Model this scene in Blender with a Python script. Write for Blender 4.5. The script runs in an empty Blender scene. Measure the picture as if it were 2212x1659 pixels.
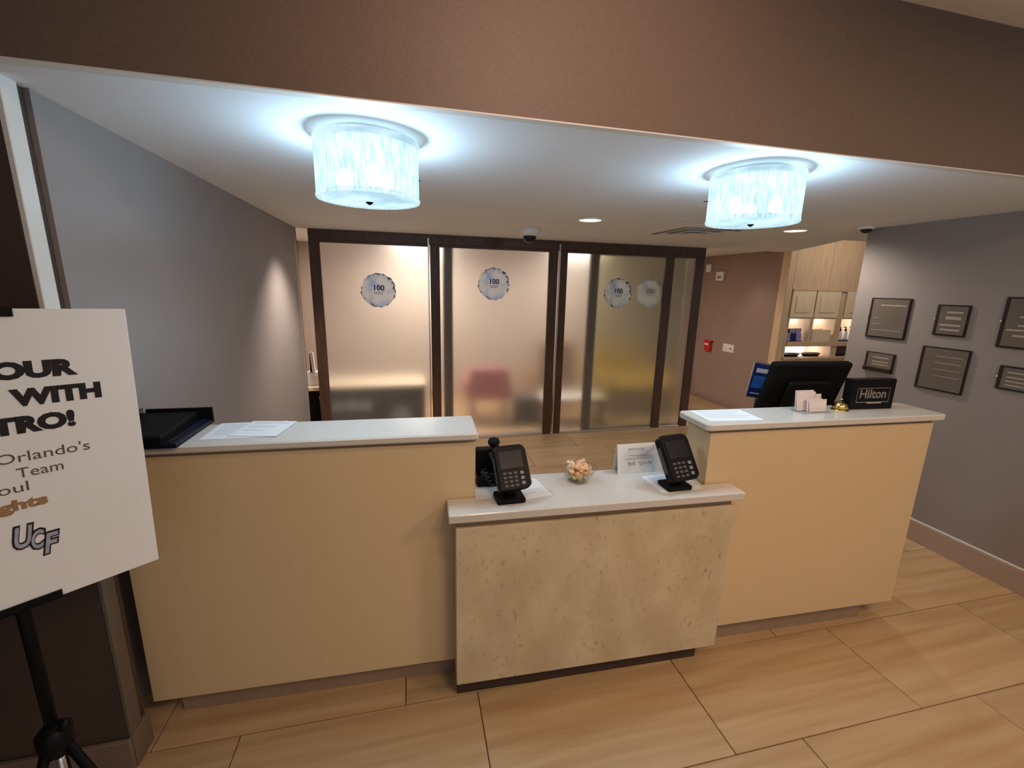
import bpy, bmesh, math, random
from mathutils import Matrix, Vector
random.seed(7)
PI = math.pi
sc = bpy.context.scene
COL = sc.collection

# ------------------------------------------------------------------ camera
cam_d = bpy.data.cameras.new('camera'); cam = bpy.data.objects.new('camera', cam_d); COL.objects.link(cam)
cam_d.sensor_fit = 'HORIZONTAL'; cam_d.sensor_width = 36.0; cam_d.lens = 945.486 / 2212 * 36.0
cam_d.clip_start = 0.02; cam_d.clip_end = 60
cr = Vector((0.97194, -0.23416, 0.02254)); cu = Vector((0.02936, 0.21585, 0.97598)); cf = Vector((0.2334, 0.94793, -0.21667))
cam.matrix_world = Matrix(((cr.x, cu.x, -cf.x, 0), (cr.y, cu.y, -cf.y, 0), (cr.z, cu.z, -cf.z, 1.7001), (0, 0, 0, 1)))
sc.camera = cam

# ------------------------------------------------------------------ world and light
w = bpy.data.worlds.new('world'); sc.world = w; w.use_nodes = True
bg = w.node_tree.nodes['Background']; bg.inputs[0].default_value = (.86, .93, 1.0, 1); bg.inputs[1].default_value = 0.45
sc.view_settings.view_transform = 'Standard'; sc.view_settings.look = 'None'
sc.view_settings.exposure = 0.0; sc.view_settings.gamma = 1.0; sc.view_settings.use_curve_mapping = False
sc.cycles.sample_clamp_indirect = 4.0

WARM = (1.0, 0.68, 0.41); AMBER = (1.0, 0.68, 0.50); COOL = (0.55, 0.80, 1.0); SOFT = (1.0, 0.85, 0.73)
def aim(o, d):
    o.rotation_euler = Vector(d).to_track_quat('-Z', 'Y').to_euler()
def spot(name, loc, power, color, size=100, blend=.6, d=(0, 0, -1), rad=.06):
    l = bpy.data.lights.new(name, 'SPOT'); l.energy = power; l.color = color; l.spot_size = math.radians(size); l.spot_blend = blend
    l.shadow_soft_size = rad
    o = bpy.data.objects.new(name, l); COL.objects.link(o); o.location = loc; aim(o, d); return o
def area(name, loc, power, color, sx=.4, sy=.4, d=(0, 0, -1)):
    l = bpy.data.lights.new(name, 'AREA'); l.energy = power; l.color = color; l.shape = 'RECTANGLE'; l.size = sx; l.size_y = sy
    o = bpy.data.objects.new(name, l); COL.objects.link(o); o.location = loc; aim(o, d); return o
def point(name, loc, power, color, rad=.04):
    l = bpy.data.lights.new(name, 'POINT'); l.energy = power; l.color = color; l.shadow_soft_size = rad
    o = bpy.data.objects.new(name, l); COL.objects.link(o); o.location = loc; return o
# lobby ceiling lamps in front of the desk
area('lobby_light', (0.95, -0.5, 2.66), 18, WARM, .5, .5)
area('lobby_light', (2.3, -0.25, 2.66), 27, WARM, .5, .5)
spot('beam_washer', (0.45, 0.40, 2.60), 32, AMBER, 125, 1.0, (0.05, .8, -.3))
# recessed downlights of the reception ceiling
spot('downlight_light', (1.349, 3.184, 2.17), 18, SOFT, 130, .8)
spot('downlight_light', (3.05, 2.95, 2.17), 38, SOFT, 140, .8, (.25, -.08, -1))
spot('downlight_light', (-0.55, 3.9, 2.17), 105, SOFT, 100, .9, (-.12, 0, -1))
spot('downlight_light', (4.2, 5.0, 2.2), 10, SOFT, 88, .9, (.15, 0, -1))
# back office and pantry
area('office_light', (0.2, 5.75, 2.22), 60, SOFT, .6, .6)
area('office_light', (2.3, 5.75, 2.22), 30, SOFT, .6, .6)
area('pantry_light', (5.2, 3.8, 2.50), 5.5, SOFT, .6, .5, (0, .7, -1))

# ------------------------------------------------------------------ materials
def mat(name, col, rough=.6, metal=0., var=0., scale=20., bump=0., spec=.4, col2=None, stretch=(1, 1, 1), emis=None, estr=0., coat=0.):
    m = bpy.data.materials.new(name); m.use_nodes = True; nt = m.node_tree; b = nt.nodes['Principled BSDF']
    b.inputs['Base Color'].default_value = (*col, 1); b.inputs['Roughness'].default_value = rough; b.inputs['Metallic'].default_value = metal
    b.inputs['Specular IOR Level'].default_value = spec; b.inputs['Coat Weight'].default_value = coat
    if emis: b.inputs['Emission Color'].default_value = (*emis, 1); b.inputs['Emission Strength'].default_value = estr
    if var or bump:
        g = nt.nodes.new('ShaderNodeNewGeometry'); mp = nt.nodes.new('ShaderNodeMapping'); mp.inputs['Scale'].default_value = stretch
        nt.links.new(g.outputs['Position'], mp.inputs['Vector'])
        n = nt.nodes.new('ShaderNodeTexNoise'); n.inputs['Scale'].default_value = scale; n.inputs['Detail'].default_value = 5
        nt.links.new(mp.outputs[0], n.inputs['Vector'])
        if var:
            r = nt.nodes.new('ShaderNodeValToRGB'); r.color_ramp.elements[0].position = .3; r.color_ramp.elements[1].position = .7
            c2 = col2 or tuple(c * (1 - var) for c in col)
            r.color_ramp.elements[0].color = (*c2, 1); r.color_ramp.elements[1].color = (*[min(1, c * (1 + var * .3)) for c in col], 1)
            nt.links.new(n.outputs['Fac'], r.inputs[0]); nt.links.new(r.outputs[0], b.inputs['Base Color'])
        if bump:
            bp = nt.nodes.new('ShaderNodeBump'); bp.inputs['Strength'].default_value = bump; bp.inputs['Distance'].default_value = .002
            nt.links.new(n.outputs['Fac'], bp.inputs['Height']); nt.links.new(bp.outputs[0], b.inputs['Normal'])
    return m
M = {}
M['taupe'] = mat('taupe_paint', (.29, .260, .252), .75, var=.05, scale=3, bump=.08)
M['mauve'] = mat('mauve_paint', (.33, .225, .18), .75, var=.05, scale=3, bump=.08)
M['wing'] = mat('shaded_wing_covering', (.070, .048, .038), .55, var=.12, scale=160, bump=.35)  # brown wallcovering again, darkened in its colour to stand for shade
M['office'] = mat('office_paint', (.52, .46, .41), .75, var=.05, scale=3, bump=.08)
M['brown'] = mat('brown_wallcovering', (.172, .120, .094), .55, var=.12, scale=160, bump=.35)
M['ceil'] = mat('ceiling_paint', (.80, .84, .88), .85, var=.03, scale=2)
M['ceil2'] = mat('lobby_ceiling', (.88, .78, .66), .85, var=.05, scale=30)
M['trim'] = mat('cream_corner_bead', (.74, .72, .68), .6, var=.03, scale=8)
M['bead'] = mat('grey_corner_bead', (.40, .39, .37), .6, var=.03, scale=8)
M['lowbead'] = mat('shaded_corner_bead', (.15, .115, .09), .6, var=.03, scale=8)  # lower part of the corner bead, its dimmer light put into the colour
M['base2'] = mat('dark_baseboard', (.20, .14, .105), .5, var=.06, scale=10)
M['base'] = mat('mauve_baseboard', (.42, .32, .26), .5, var=.06, scale=10, stretch=(1, 1, 4))
M['lam'] = mat('cream_laminate', (.69, .52, .31), .42, var=.02, scale=8, stretch=(3, 3, 1), bump=.03)
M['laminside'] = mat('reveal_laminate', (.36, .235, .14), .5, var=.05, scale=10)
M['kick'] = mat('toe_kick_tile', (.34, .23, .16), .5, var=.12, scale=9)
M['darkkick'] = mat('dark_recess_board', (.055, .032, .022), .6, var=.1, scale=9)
M['quartz'] = mat('pale_quartz', (.66, .615, .56), .22, var=.06, scale=60, spec=.5)
M['door'] = mat('dark_walnut', (.085, .043, .026), .42, var=.4, scale=9, stretch=(8, 8, .7), bump=.1)
M['metal'] = mat('brushed_aluminium', (.72, .68, .64), .3, .9, var=.05, scale=90)
M['steel'] = mat('polished_steel', (.8, .78, .76), .18, 1., var=.03, scale=50)
M['black'] = mat('black_plastic', (.004, .004, .005), .42, var=.2, scale=70, spec=.16)
M['blackm'] = mat('matt_black', (.004, .0035, .004), .6, var=.2, scale=40, spec=.15)
M['screen'] = mat('dark_screen', (.006, .007, .014), .3, var=.1, scale=10)
M['key'] = mat('grey_key', (.07, .07, .075), .5, var=.1, scale=90)
M['keyl'] = mat('pale_key', (.22, .22, .22), .5, var=.1, scale=90)
M['paper'] = mat('white_paper', (.80, .80, .80), .8, var=.03, scale=30)
M['print'] = mat('grey_print', (.38, .40, .46), .8, var=.1, scale=90)
M['ink'] = mat('black_ink', (.012, .010, .010), .7, var=.1, scale=90)
M['inkgrey'] = mat('charcoal_ink', (.10, .085, .08), .7, var=.1, scale=90)
M['gold'] = mat('tan_ink', (.36, .20, .09), .7, var=.1, scale=90)
M['foam'] = mat('foam_board', (.84, .83, .82), .7, var=.02, scale=8)
M['oak'] = mat('pale_maple', (.74, .53, .33), .45, var=.13, scale=5, stretch=(7, 7, .8), bump=.05)
M['oakdoor'] = mat('lit_maple_door', (.93, .75, .50), .42, var=.08, scale=6, stretch=(5, 5, 1))  # pale maple, brightened in its colour for the light on the doors
M['white'] = mat('white_plastic', (.80, .77, .73), .4, var=.03, scale=20)
M['whitein'] = mat('white_lined_shelf', (.78, .77, .76), .6, var=.03, scale=20)
M['red'] = mat('red_plastic', (.62, .03, .02), .35, var=.1, scale=40)
M['brass'] = mat('polished_brass', (.83, .62, .22), .18, 1., var=.05, scale=60)
M['plaque'] = mat('smoked_acrylic', (.150, .128, .108), .28, var=.07, scale=6)
M['plaqueb'] = mat('dark_plaque_board', (.022, .012, .010), .45, var=.1, scale=20)
M['plaquet'] = mat('pale_engraving', (.40, .36, .31), .5, var=.1, scale=60)
M['blue'] = mat('deep_blue_print', (.008, .022, .12), .35, var=.3, scale=22)
M['navyb'] = mat('dark_navy_plastic', (.006, .010, .026), .4, var=.2, scale=30)
M['bluel'] = mat('bright_blue_print', (.03, .13, .42), .4, var=.3, scale=22)
M['purple'] = mat('purple_print', (.16, .06, .30), .4, var=.5, scale=45, col2=(.5, .5, .7))
M['cardw'] = mat('ivory_card', (.80, .70, .68), .6, var=.04, scale=50)
M['pink'] = mat('pink_upholstery', (.58, .19, .21), .8, var=.1, scale=30)
M['tan'] = mat('tan_upholstery', (.36, .22, .12), .8, var=.1, scale=30)
M['yellow'] = mat('mustard_upholstery', (.60, .42, .08), .8, var=.1, scale=30)
M['cream'] = mat('cream_laminate_top', (.78, .68, .52), .5, var=.05, scale=20)
M['candy'] = mat('peach_sweet', (.84, .42, .22), .35, var=.35, scale=70, col2=(.85, .55, .30))
M['candy2'] = mat('cream_wrapper', (.86, .62, .38), .3, var=.2, scale=80)
M['grout'] = mat('dark_grout', (.13, .075, .045), .9, var=.1, scale=50)
M['emit'] = mat('downlight_diffuser', (1, 1, 1), .5, emis=(1, .86, .66), estr=2.2)
M['led'] = mat('led_strip', (1, 1, 1), .5, emis=(.80, .88, 1), estr=40)
M['clip'] = mat('chrome_pin', (.85, .85, .85), .15, 1.)

# lightly figured mid-counter stone with darker flecks
m = mat('flecked_stone', (.66, .54, .39), .3); nt = m.node_tree; b = nt.nodes['Principled BSDF']
g = nt.nodes.new('ShaderNodeNewGeometry'); mp = nt.nodes.new('ShaderNodeMapping'); mp.inputs['Scale'].default_value = (1.0, 1.0, .6); mp.inputs['Rotation'].default_value = (0, .35, 0)
n1 = nt.nodes.new('ShaderNodeTexNoise'); n1.inputs['Scale'].default_value = 58; n1.inputs['Detail'].default_value = 3
n2 = nt.nodes.new('ShaderNodeTexNoise'); n2.inputs['Scale'].default_value = 7; n2.inputs['Detail'].default_value = 4
nt.links.new(g.outputs['Position'], mp.inputs[0]); nt.links.new(mp.outputs[0], n1.inputs[0]); nt.links.new(mp.outputs[0], n2.inputs[0])
r1 = nt.nodes.new('ShaderNodeValToRGB'); r1.color_ramp.elements[0].position = .60; r1.color_ramp.elements[0].color = (0, 0, 0, 1); r1.color_ramp.elements[1].position = .74
r2 = nt.nodes.new('ShaderNodeValToRGB'); r2.color_ramp.elements[0].color = (.56, .44, .28, 1); r2.color_ramp.elements[1].color = (.67, .55, .37, 1); r2.color_ramp.elements[0].position = .35; r2.color_ramp.elements[1].position = .65
mx = nt.nodes.new('ShaderNodeMix'); mx.data_type = 'RGBA'; mx.inputs['B'].default_value = (.30, .23, .15, 1)
mm = nt.nodes.new('ShaderNodeMath'); mm.operation = 'MULTIPLY'; mm.inputs[1].default_value = .62
nt.links.new(n1.outputs[0], r1.inputs[0]); nt.links.new(n2.outputs[0], r2.inputs[0]); nt.links.new(r1.outputs[0], mm.inputs[0])
nt.links.new(mm.outputs[0], mx.inputs['Factor']); nt.links.new(r2.outputs[0], mx.inputs['A']); nt.links.new(mx.outputs['Result'], b.inputs['Base Color'])
M['stone'] = m

# floor tile: long streaks along the tile, each tile a little different
m = mat('striated_tile', (.6, .45, .3), .38); nt = m.node_tree; b = nt.nodes['Principled BSDF']
g = nt.nodes.new('ShaderNodeNewGeometry'); oi = nt.nodes.new('ShaderNodeObjectInfo')
mp = nt.nodes.new('ShaderNodeMapping'); mp.inputs['Scale'].default_value = (.55, 9.0, 1)
va = nt.nodes.new('ShaderNodeVectorMath'); va.operation = 'ADD'; cmb = nt.nodes.new('ShaderNodeCombineXYZ')
mu = nt.nodes.new('ShaderNodeMath'); mu.operation = 'MULTIPLY'; mu.inputs[1].default_value = 40
nt.links.new(oi.outputs['Random'], mu.inputs[0]); nt.links.new(mu.outputs[0], cmb.inputs[2])
nt.links.new(g.outputs['Position'], mp.inputs[0]); nt.links.new(mp.outputs[0], va.inputs[0]); nt.links.new(cmb.outputs[0], va.inputs[1])
n1 = nt.nodes.new('ShaderNodeTexNoise'); n1.inputs['Scale'].default_value = 2.2; n1.inputs['Detail'].default_value = 6; n1.inputs['Distortion'].default_value = .35
nt.links.new(va.outputs[0], n1.inputs[0])
r1 = nt.nodes.new('ShaderNodeValToRGB'); r1.color_ramp.elements[0].position = .3; r1.color_ramp.elements[1].position = .72
r1.color_ramp.elements[0].color = (.44, .28, .145, 1); r1.color_ramp.elements[1].color = (.58, .425, .25, 1)
nt.links.new(n1.outputs[0], r1.inputs[0])
hs = nt.nodes.new('ShaderNodeHueSaturation'); mr = nt.nodes.new('ShaderNodeMapRange'); mr.inputs['To Min'].default_value = .92; mr.inputs['To Max'].default_value = 1.06
nt.links.new(oi.outputs['Random'], mr.inputs[0]); nt.links.new(mr.outputs[0], hs.inputs['Value']); nt.links.new(r1.outputs[0], hs.inputs['Color'])
nt.links.new(hs.outputs[0], b.inputs['Base Color']); M['tile'] = m

# frosted glass: rough refraction with a little milky scatter
def frosted(name, tint, rough=.33, milk=.25):
    m = bpy.data.materials.new(name); m.use_nodes = True; nt = m.node_tree; nt.nodes.clear()
    out = nt.nodes.new('ShaderNodeOutputMaterial'); gl = nt.nodes.new('ShaderNodeBsdfGlass'); gl.inputs['Color'].default_value = (*tint, 1)
    gl.inputs['Roughness'].default_value = rough; gl.inputs['IOR'].default_value = 1.35
    df = nt.nodes.new('ShaderNodeBsdfDiffuse'); df.inputs['Color'].default_value = (.62, .58, .54, 1)
    n = nt.nodes.new('ShaderNodeTexNoise'); n.inputs['Scale'].default_value = 300; bp = nt.nodes.new('ShaderNodeBump'); bp.inputs['Strength'].default_value = .05
    nt.links.new(n.outputs[0], bp.inputs['Height']); nt.links.new(bp.outputs[0], df.inputs['Normal'])
    mx = nt.nodes.new('ShaderNodeMixShader'); mx.inputs[0].default_value = milk
    nt.links.new(gl.outputs[0], mx.inputs[1]); nt.links.new(df.outputs[0], mx.inputs[2]); nt.links.new(mx.outputs[0], out.inputs[0]); return m
M['frost'] = frosted('frosted_glass', (.97, .97, .96), .40, .07)
M['frost2'] = frosted('frosted_glass_rear', (.92, .92, .80), .28, .08)
def clear(name, tint, alpha=.25, rough=.08):
    m = bpy.data.materials.new(name); m.use_nodes = True; nt = m.node_tree; nt.nodes.clear()
    out = nt.nodes.new('ShaderNodeOutputMaterial'); t = nt.nodes.new('ShaderNodeBsdfTransparent'); t.inputs[0].default_value = (*tint, 1)
    gz = nt.nodes.new('ShaderNodeBsdfGlossy'); gz.inputs['Roughness'].default_value = rough; n = nt.nodes.new('ShaderNodeTexNoise'); n.inputs['Scale'].default_value = 40
    lw = nt.nodes.new('ShaderNodeLayerWeight'); lw.inputs[0].default_value = .5; pw = nt.nodes.new('ShaderNodeMath'); pw.operation = 'POWER'; pw.inputs[1].default_value = 4
    nt.links.new(lw.outputs['Facing'], pw.inputs[0]); fr = nt.nodes.new('ShaderNodeMath'); fr.operation = 'MULTIPLY'; fr.inputs[1].default_value = .45; nt.links.new(pw.outputs[0], fr.inputs[0])
    ad = nt.nodes.new('ShaderNodeMath'); ad.operation = 'ADD'; ad.inputs[1].default_value = alpha * .05
    nt.links.new(fr.outputs[0], ad.inputs[0]); mx = nt.nodes.new('ShaderNodeMixShader')
    nt.links.new(ad.outputs[0], mx.inputs[0]); nt.links.new(t.outputs[0], mx.inputs[1]); nt.links.new(gz.outputs[0], mx.inputs[2]); nt.links.new(mx.outputs[0], out.inputs[0]); return m
M['acryl'] = clear('clear_acrylic', (.97, .97, .97), .2)
M['bowl'] = clear('clear_glass', (.94, .95, .92), .6, .12)

# spun-glass lamp shade: glows, with vertical threads, and lets part of the light through
def shade(name, threads, k=1.0, tr=.29):
    m = bpy.data.materials.new(name); m.use_nodes = True; nt = m.node_tree; nt.nodes.clear()
    out = nt.nodes.new('ShaderNodeOutputMaterial'); em = nt.nodes.new('ShaderNodeEmission'); t = nt.nodes.new('ShaderNodeBsdfTransparent')
    tc = nt.nodes.new('ShaderNodeTexCoord'); mp = nt.nodes.new('ShaderNodeMapping'); mp.inputs['Scale'].default_value = (1, 1, .13) if threads else (.3, .3, 1)
    n = nt.nodes.new('ShaderNodeTexNoise'); n.inputs['Scale'].default_value = 130 if threads else 18; n.inputs['Detail'].default_value = 4
    nt.links.new(tc.outputs['Object'], mp.inputs[0]); nt.links.new(mp.outputs[0], n.inputs[0])
    r = nt.nodes.new('ShaderNodeValToRGB'); r.color_ramp.elements[0].position = .36; r.color_ramp.elements[1].position = .64
    r.color_ramp.elements[0].color = (.34 * k, .52 * k, .62 * k, 1); r.color_ramp.elements[1].color = (.72 * k, .95 * k, 1.0 * k, 1)
    nt.links.new(n.outputs[0], r.inputs[0]); nt.links.new(r.outputs[0], em.inputs[0]); em.inputs[1].default_value = 1.25
    tl = nt.nodes.new('ShaderNodeBsdfTranslucent'); nt.links.new(r.outputs[0], tl.inputs[0]); m2 = nt.nodes.new('ShaderNodeMixShader'); m2.inputs[0].default_value = .975
    nt.links.new(tl.outputs[0], m2.inputs[1]); nt.links.new(em.outputs[0], m2.inputs[2])
    mx = nt.nodes.new('ShaderNodeMixShader'); mx.inputs[0].default_value = 1 - tr
    nt.links.new(t.outputs[0], mx.inputs[1]); nt.links.new(m2.outputs[0], mx.inputs[2]); nt.links.new(mx.outputs[0], out.inputs[0]); return m
M['shade'] = shade('spun_glass_shade', True)
M['disc'] = shade('lamp_diffuser', False, 1.05, .16)

m = bpy.data.materials.new('lamp_bulb'); m.use_nodes = True; nt = m.node_tree; nt.nodes.clear()
out = nt.nodes.new('ShaderNodeOutputMaterial'); em = nt.nodes.new('ShaderNodeEmission'); em.inputs[0].default_value = (.95, .98, 1, 1); em.inputs[1].default_value = 9; t = nt.nodes.new('ShaderNodeBsdfTransparent')
mx = nt.nodes.new('ShaderNodeMixShader'); lw = nt.nodes.new('ShaderNodeLayerWeight'); lw.inputs[0].default_value = .5
f1 = nt.nodes.new('ShaderNodeMath'); f1.operation = 'SUBTRACT'; f1.inputs[0].default_value = 1; nt.links.new(lw.outputs['Facing'], f1.inputs[1])
f2 = nt.nodes.new('ShaderNodeMath'); f2.operation = 'POWER'; f2.inputs[1].default_value = 3; nt.links.new(f1.outputs[0], f2.inputs[0])
f3 = nt.nodes.new('ShaderNodeMath'); f3.operation = 'MULTIPLY'; f3.inputs[1].default_value = .3; nt.links.new(f2.outputs[0], f3.inputs[0]); nt.links.new(f3.outputs[0], mx.inputs[0])
nt.links.new(t.outputs[0], mx.inputs[1]); nt.links.new(em.outputs[0], mx.inputs[2]); nt.links.new(mx.outputs[0], out.inputs[0]); M['bulb'] = m
# round window decal: pale petals with blue and violet edges
m = mat('flower_decal', (.6, .66, .75), .5); nt = m.node_tree; b = nt.nodes['Principled BSDF']
tc = nt.nodes.new('ShaderNodeTexCoord'); vo = nt.nodes.new('ShaderNodeTexVoronoi'); vo.inputs['Scale'].default_value = 11; vo.feature = 'F1'
nt.links.new(tc.outputs['Object'], vo.inputs[0])
r1 = nt.nodes.new('ShaderNodeValToRGB'); e = r1.color_ramp.elements; e[0].position = .35; e[0].color = (.94, .97, 1.0, 1); e[1].position = .95; e[1].color = (.58, .70, .90, 1)
gr = nt.nodes.new('ShaderNodeTexGradient'); gr.gradient_type = 'SPHERICAL'; mp = nt.nodes.new('ShaderNodeMapping'); mp.inputs['Scale'].default_value = (5.6, 5.6, 5.6)
nt.links.new(tc.outputs['Object'], mp.inputs[0]); nt.links.new(mp.outputs[0], gr.inputs[0])
n = nt.nodes.new('ShaderNodeTexNoise'); n.inputs['Scale'].default_value = 22; nt.links.new(tc.outputs['Object'], n.inputs[0])
su = nt.nodes.new('ShaderNodeMath'); su.operation = 'SUBTRACT'; nt.links.new(n.outputs[0], su.inputs[0]); nt.links.new(gr.outputs[0], su.inputs[1])
r2 = nt.nodes.new('ShaderNodeValToRGB'); r2.color_ramp.elements[0].position = .38; r2.color_ramp.elements[0].color = (0, 0, 0, 1); r2.color_ramp.elements[1].position = .52
nt.links.new(su.outputs[0], r2.inputs[0])
mx = nt.nodes.new('ShaderNodeMix'); mx.data_type = 'RGBA'; mx.inputs['B'].default_value = (.16, .14, .32, 1)
nt.links.new(vo.outputs[0], r1.inputs[0]); nt.links.new(r1.outputs[0], mx.inputs['A']); nt.links.new(r2.outputs[0], mx.inputs['Factor'])
nt.links.new(mx.outputs['Result'], b.inputs['Base Color'])
tl = nt.nodes.new('ShaderNodeBsdfTranslucent'); nt.links.new(mx.outputs['Result'], tl.inputs[0]); ms_ = nt.nodes.new('ShaderNodeMixShader'); ms_.inputs[0].default_value = .62
nt.links.new(b.outputs[0], ms_.inputs[1]); nt.links.new(tl.outputs[0], ms_.inputs[2]); nt.links.new(ms_.outputs[0], nt.nodes['Material Output'].inputs[0]); M['decal'] = m
M['navy'] = mat('navy_ink', (.05, .08, .16), .5, var=.1, scale=60)

# ------------------------------------------------------------------ mesh helpers
def box(bm, x0, x1, y0, y1, z0, z1, bev=0.0, seg=1, mtx=None):
    t = bmesh.new(); bmesh.ops.create_cube(t, size=1)
    for v in t.verts: v.co = Vector(((x0 + x1) / 2 + v.co.x * (x1 - x0), (y0 + y1) / 2 + v.co.y * (y1 - y0), (z0 + z1) / 2 + v.co.z * (z1 - z0)))
    if bev: bmesh.ops.bevel(t, geom=list(t.edges), offset=bev, segments=seg, affect='EDGES', profile=.5)
    if mtx: t.transform(mtx)
    add(bm, t); return bm
def add(bm, t):
    me = bpy.data.meshes.new('tmp'); t.to_mesh(me); t.free(); bm.from_mesh(me); bpy.data.meshes.remove(me)
def B(*a, **k): return box(bmesh.new(), *a, **k)
def lathe(prof, n=32, bm=None, c=(0, 0, 0), sx=1, sy=1):
    bm = bm or bmesh.new(); rings = []
    for r, z in prof:
        rings.append([bm.verts.new((c[0] + r * sx * math.cos(2 * PI * i / n), c[1] + r * sy * math.sin(2 * PI * i / n), c[2] + z)) for i in range(n)])
    for a, b in zip(rings, rings[1:]):
        for i in range(n): bm.faces.new((a[i], a[(i + 1) % n], b[(i + 1) % n], b[i]))
    if prof[0][0] > 1e-6: bm.faces.new(list(reversed(rings[0])))
    if prof[-1][0] > 1e-6: bm.faces.new(rings[-1])
    bmesh.ops.remove_doubles(bm, verts=bm.verts, dist=1e-6)
    bmesh.ops.recalc_face_normals(bm, faces=bm.faces); return bm
def tube(pts, r, n=8, bm=None, r2=None):
    bm = bm or bmesh.new(); pts = [Vector(p) for p in pts]; rings = []
    for i, p in enumerate(pts):
        d = (pts[min(i + 1, len(pts) - 1)] - pts[max(i - 1, 0)]).normalized()
        a = d.cross(Vector((0, 0, 1))); a = a.normalized() if a.length > 1e-3 else Vector((1, 0, 0)); b = d.cross(a)
        rr = r if r2 is None else r + (r2 - r) * i / (len(pts) - 1)
        rings.append([bm.verts.new(p + rr * (a * math.cos(2 * PI * k / n) + b * math.sin(2 * PI * k / n))) for k in range(n)])
    for a, b in zip(rings, rings[1:]):
        for i in range(n): bm.faces.new((a[i], a[(i + 1) % n], b[(i + 1) % n], b[i]))
    bm.faces.new(rings[0]); bm.faces.new(rings[-1]); bmesh.ops.recalc_face_normals(bm, faces=bm.faces); return bm
def prism(poly, z0, z1, bm=None, bev=0):
    t = bmesh.new(); lo = [t.verts.new((x, y, z0)) for x, y in poly]; hi = [t.verts.new((x, y, z1)) for x, y in poly]; n = len(poly)
    t.faces.new(list(reversed(lo))); t.faces.new(hi)
    for i in range(n): t.faces.new((lo[i], lo[(i + 1) % n], hi[(i + 1) % n], hi[i]))
    bmesh.ops.recalc_face_normals(t, faces=t.faces)
    if bev: bmesh.ops.bevel(t, geom=list(t.edges), offset=bev, segments=1, affect='EDGES')
    if bm is None: return t
    add(bm, t); return bm
def obj(name, bm, m, parent=None, smooth=False, loc=None, rot=None):
    me = bpy.data.meshes.new(name); bm.to_mesh(me); bm.free(); me.materials.append(M[m] if isinstance(m, str) else m)
    if smooth:
        for p in me.polygons: p.use_smooth = True
    o = bpy.data.objects.new(name, me); COL.objects.link(o)
    if parent: o.parent = parent
    if loc: o.location = loc
    if rot: o.rotation_euler = rot
    return o
def tag(o, label, cat, group=None):
    o['label'] = label; o['category'] = cat
    if group: o['group'] = group
    return o
def thing(name, label, cat, loc=(0, 0, 0), rz=0, group=None, mtx=None):
    o = bpy.data.objects.new(name, None); COL.objects.link(o); o.empty_display_size = .05
    if mtx: o.matrix_world = mtx
    else: o.location = loc; o.rotation_euler = (0, 0, rz)
    return tag(o, label, cat, group)
def struct(name, bm=None, m=None, parent=None, loc=None, rz=None):
    if bm is None:
        o = bpy.data.objects.new(name, None); COL.objects.link(o)
        if loc: o.location = loc
    else: o = obj(name, bm, m, parent, loc=loc)
    if rz: o.rotation_euler = (0, 0, rz)
    if parent is None: o['kind'] = 'structure'
    return o
def text(name, s, size, m, parent, loc, rot=(0, 0, 0), bold=0.0, ext=.0004, shear=0, align='LEFT', width=None, sx=1):
    c = bpy.data.curves.new('t', 'FONT'); c.body = s; c.size = size; c.offset = bold; c.extrude = ext; c.shear = shear; c.align_x = align; c.resolution_u = 3
    o = bpy.data.objects.new('t', c); me = bpy.data.meshes.new_from_object(o); bpy.data.objects.remove(o); bpy.data.curves.remove(c)
    me.name = name
    if width:
        xs = [v.co.x for v in me.vertices]; k = width / (max(xs) - min(xs)); x0 = min(xs)
        for v in me.vertices: v.co.x = (v.co.x - (x0 if align == 'LEFT' else 0)) * k
    me.materials.clear(); me.materials.append(M[m]); o = bpy.data.objects.new(name, me); COL.objects.link(o); o.parent = parent; o.location = loc; o.rotation_euler = rot
    return o
ANG = -0.03898
def cl(x, y, z=0): return (x * math.cos(ANG) - y * math.sin(ANG), x * math.sin(ANG) + y * math.cos(ANG), z)

ZC = 2.195
# ------------------------------------------------------------------ the setting
fl = struct('floor', B(-3, 8, -2, 7.2, -.06, -.006), 'grout')
tile_me = None; PX, PY, G = .9144, .4572, .004
rot_f = -.012
for row in range(-3, 13):
    yb = 1.063 + row * PY; off = {0: .25, 1: -.05, 2: .55}[(row % 3)]
    for k in range(-3, 8):
        xb = off + k * PX
        if xb < -2.6 or xb > 6.2 or (row < -1 and xb > 3.2): continue
        if tile_me is None:
            bm = B(G / 2, PX - G / 2, G / 2, PY - G / 2, -.012, 0, bev=.0012)
            t = obj('tile', bm, 'tile', fl); tile_me = t.data
        else:
            t = bpy.data.objects.new('tile', tile_me); COL.objects.link(t); t.parent = fl
        t.rotation_euler = (0, 0, rot_f)
        t.location = (xb * math.cos(rot_f) - (yb) * math.sin(rot_f) - .012, yb * math.cos(rot_f) + (xb - 1.2) * math.sin(rot_f), random.uniform(-.0005, .0003))

# reception ceiling with its step back beside the pantry
cpoly = [(-1.1, 1.44), (6.6, 1.44), (6.6, 3.44), (3.94, 3.44), (4.60, 4.70), (-1.1, 4.70)]
struct('ceiling', prism(cpoly, ZC, ZC + .05), 'ceil')
struct('ceiling_office', B(-3, 4.75, 4.70, 7.2, ZC + .035, ZC + .09), 'ceil')
struct('ceiling_pantry', B(3.9, 7.4, 3.3, 5.4, 2.62, 2.68), 'ceil')
struct('trim_1', prism([(3.94, 3.44), (4.02, 3.46), (4.66, 4.70), (4.60, 4.70)], ZC + .001, 2.62), 'ceil')
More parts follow.
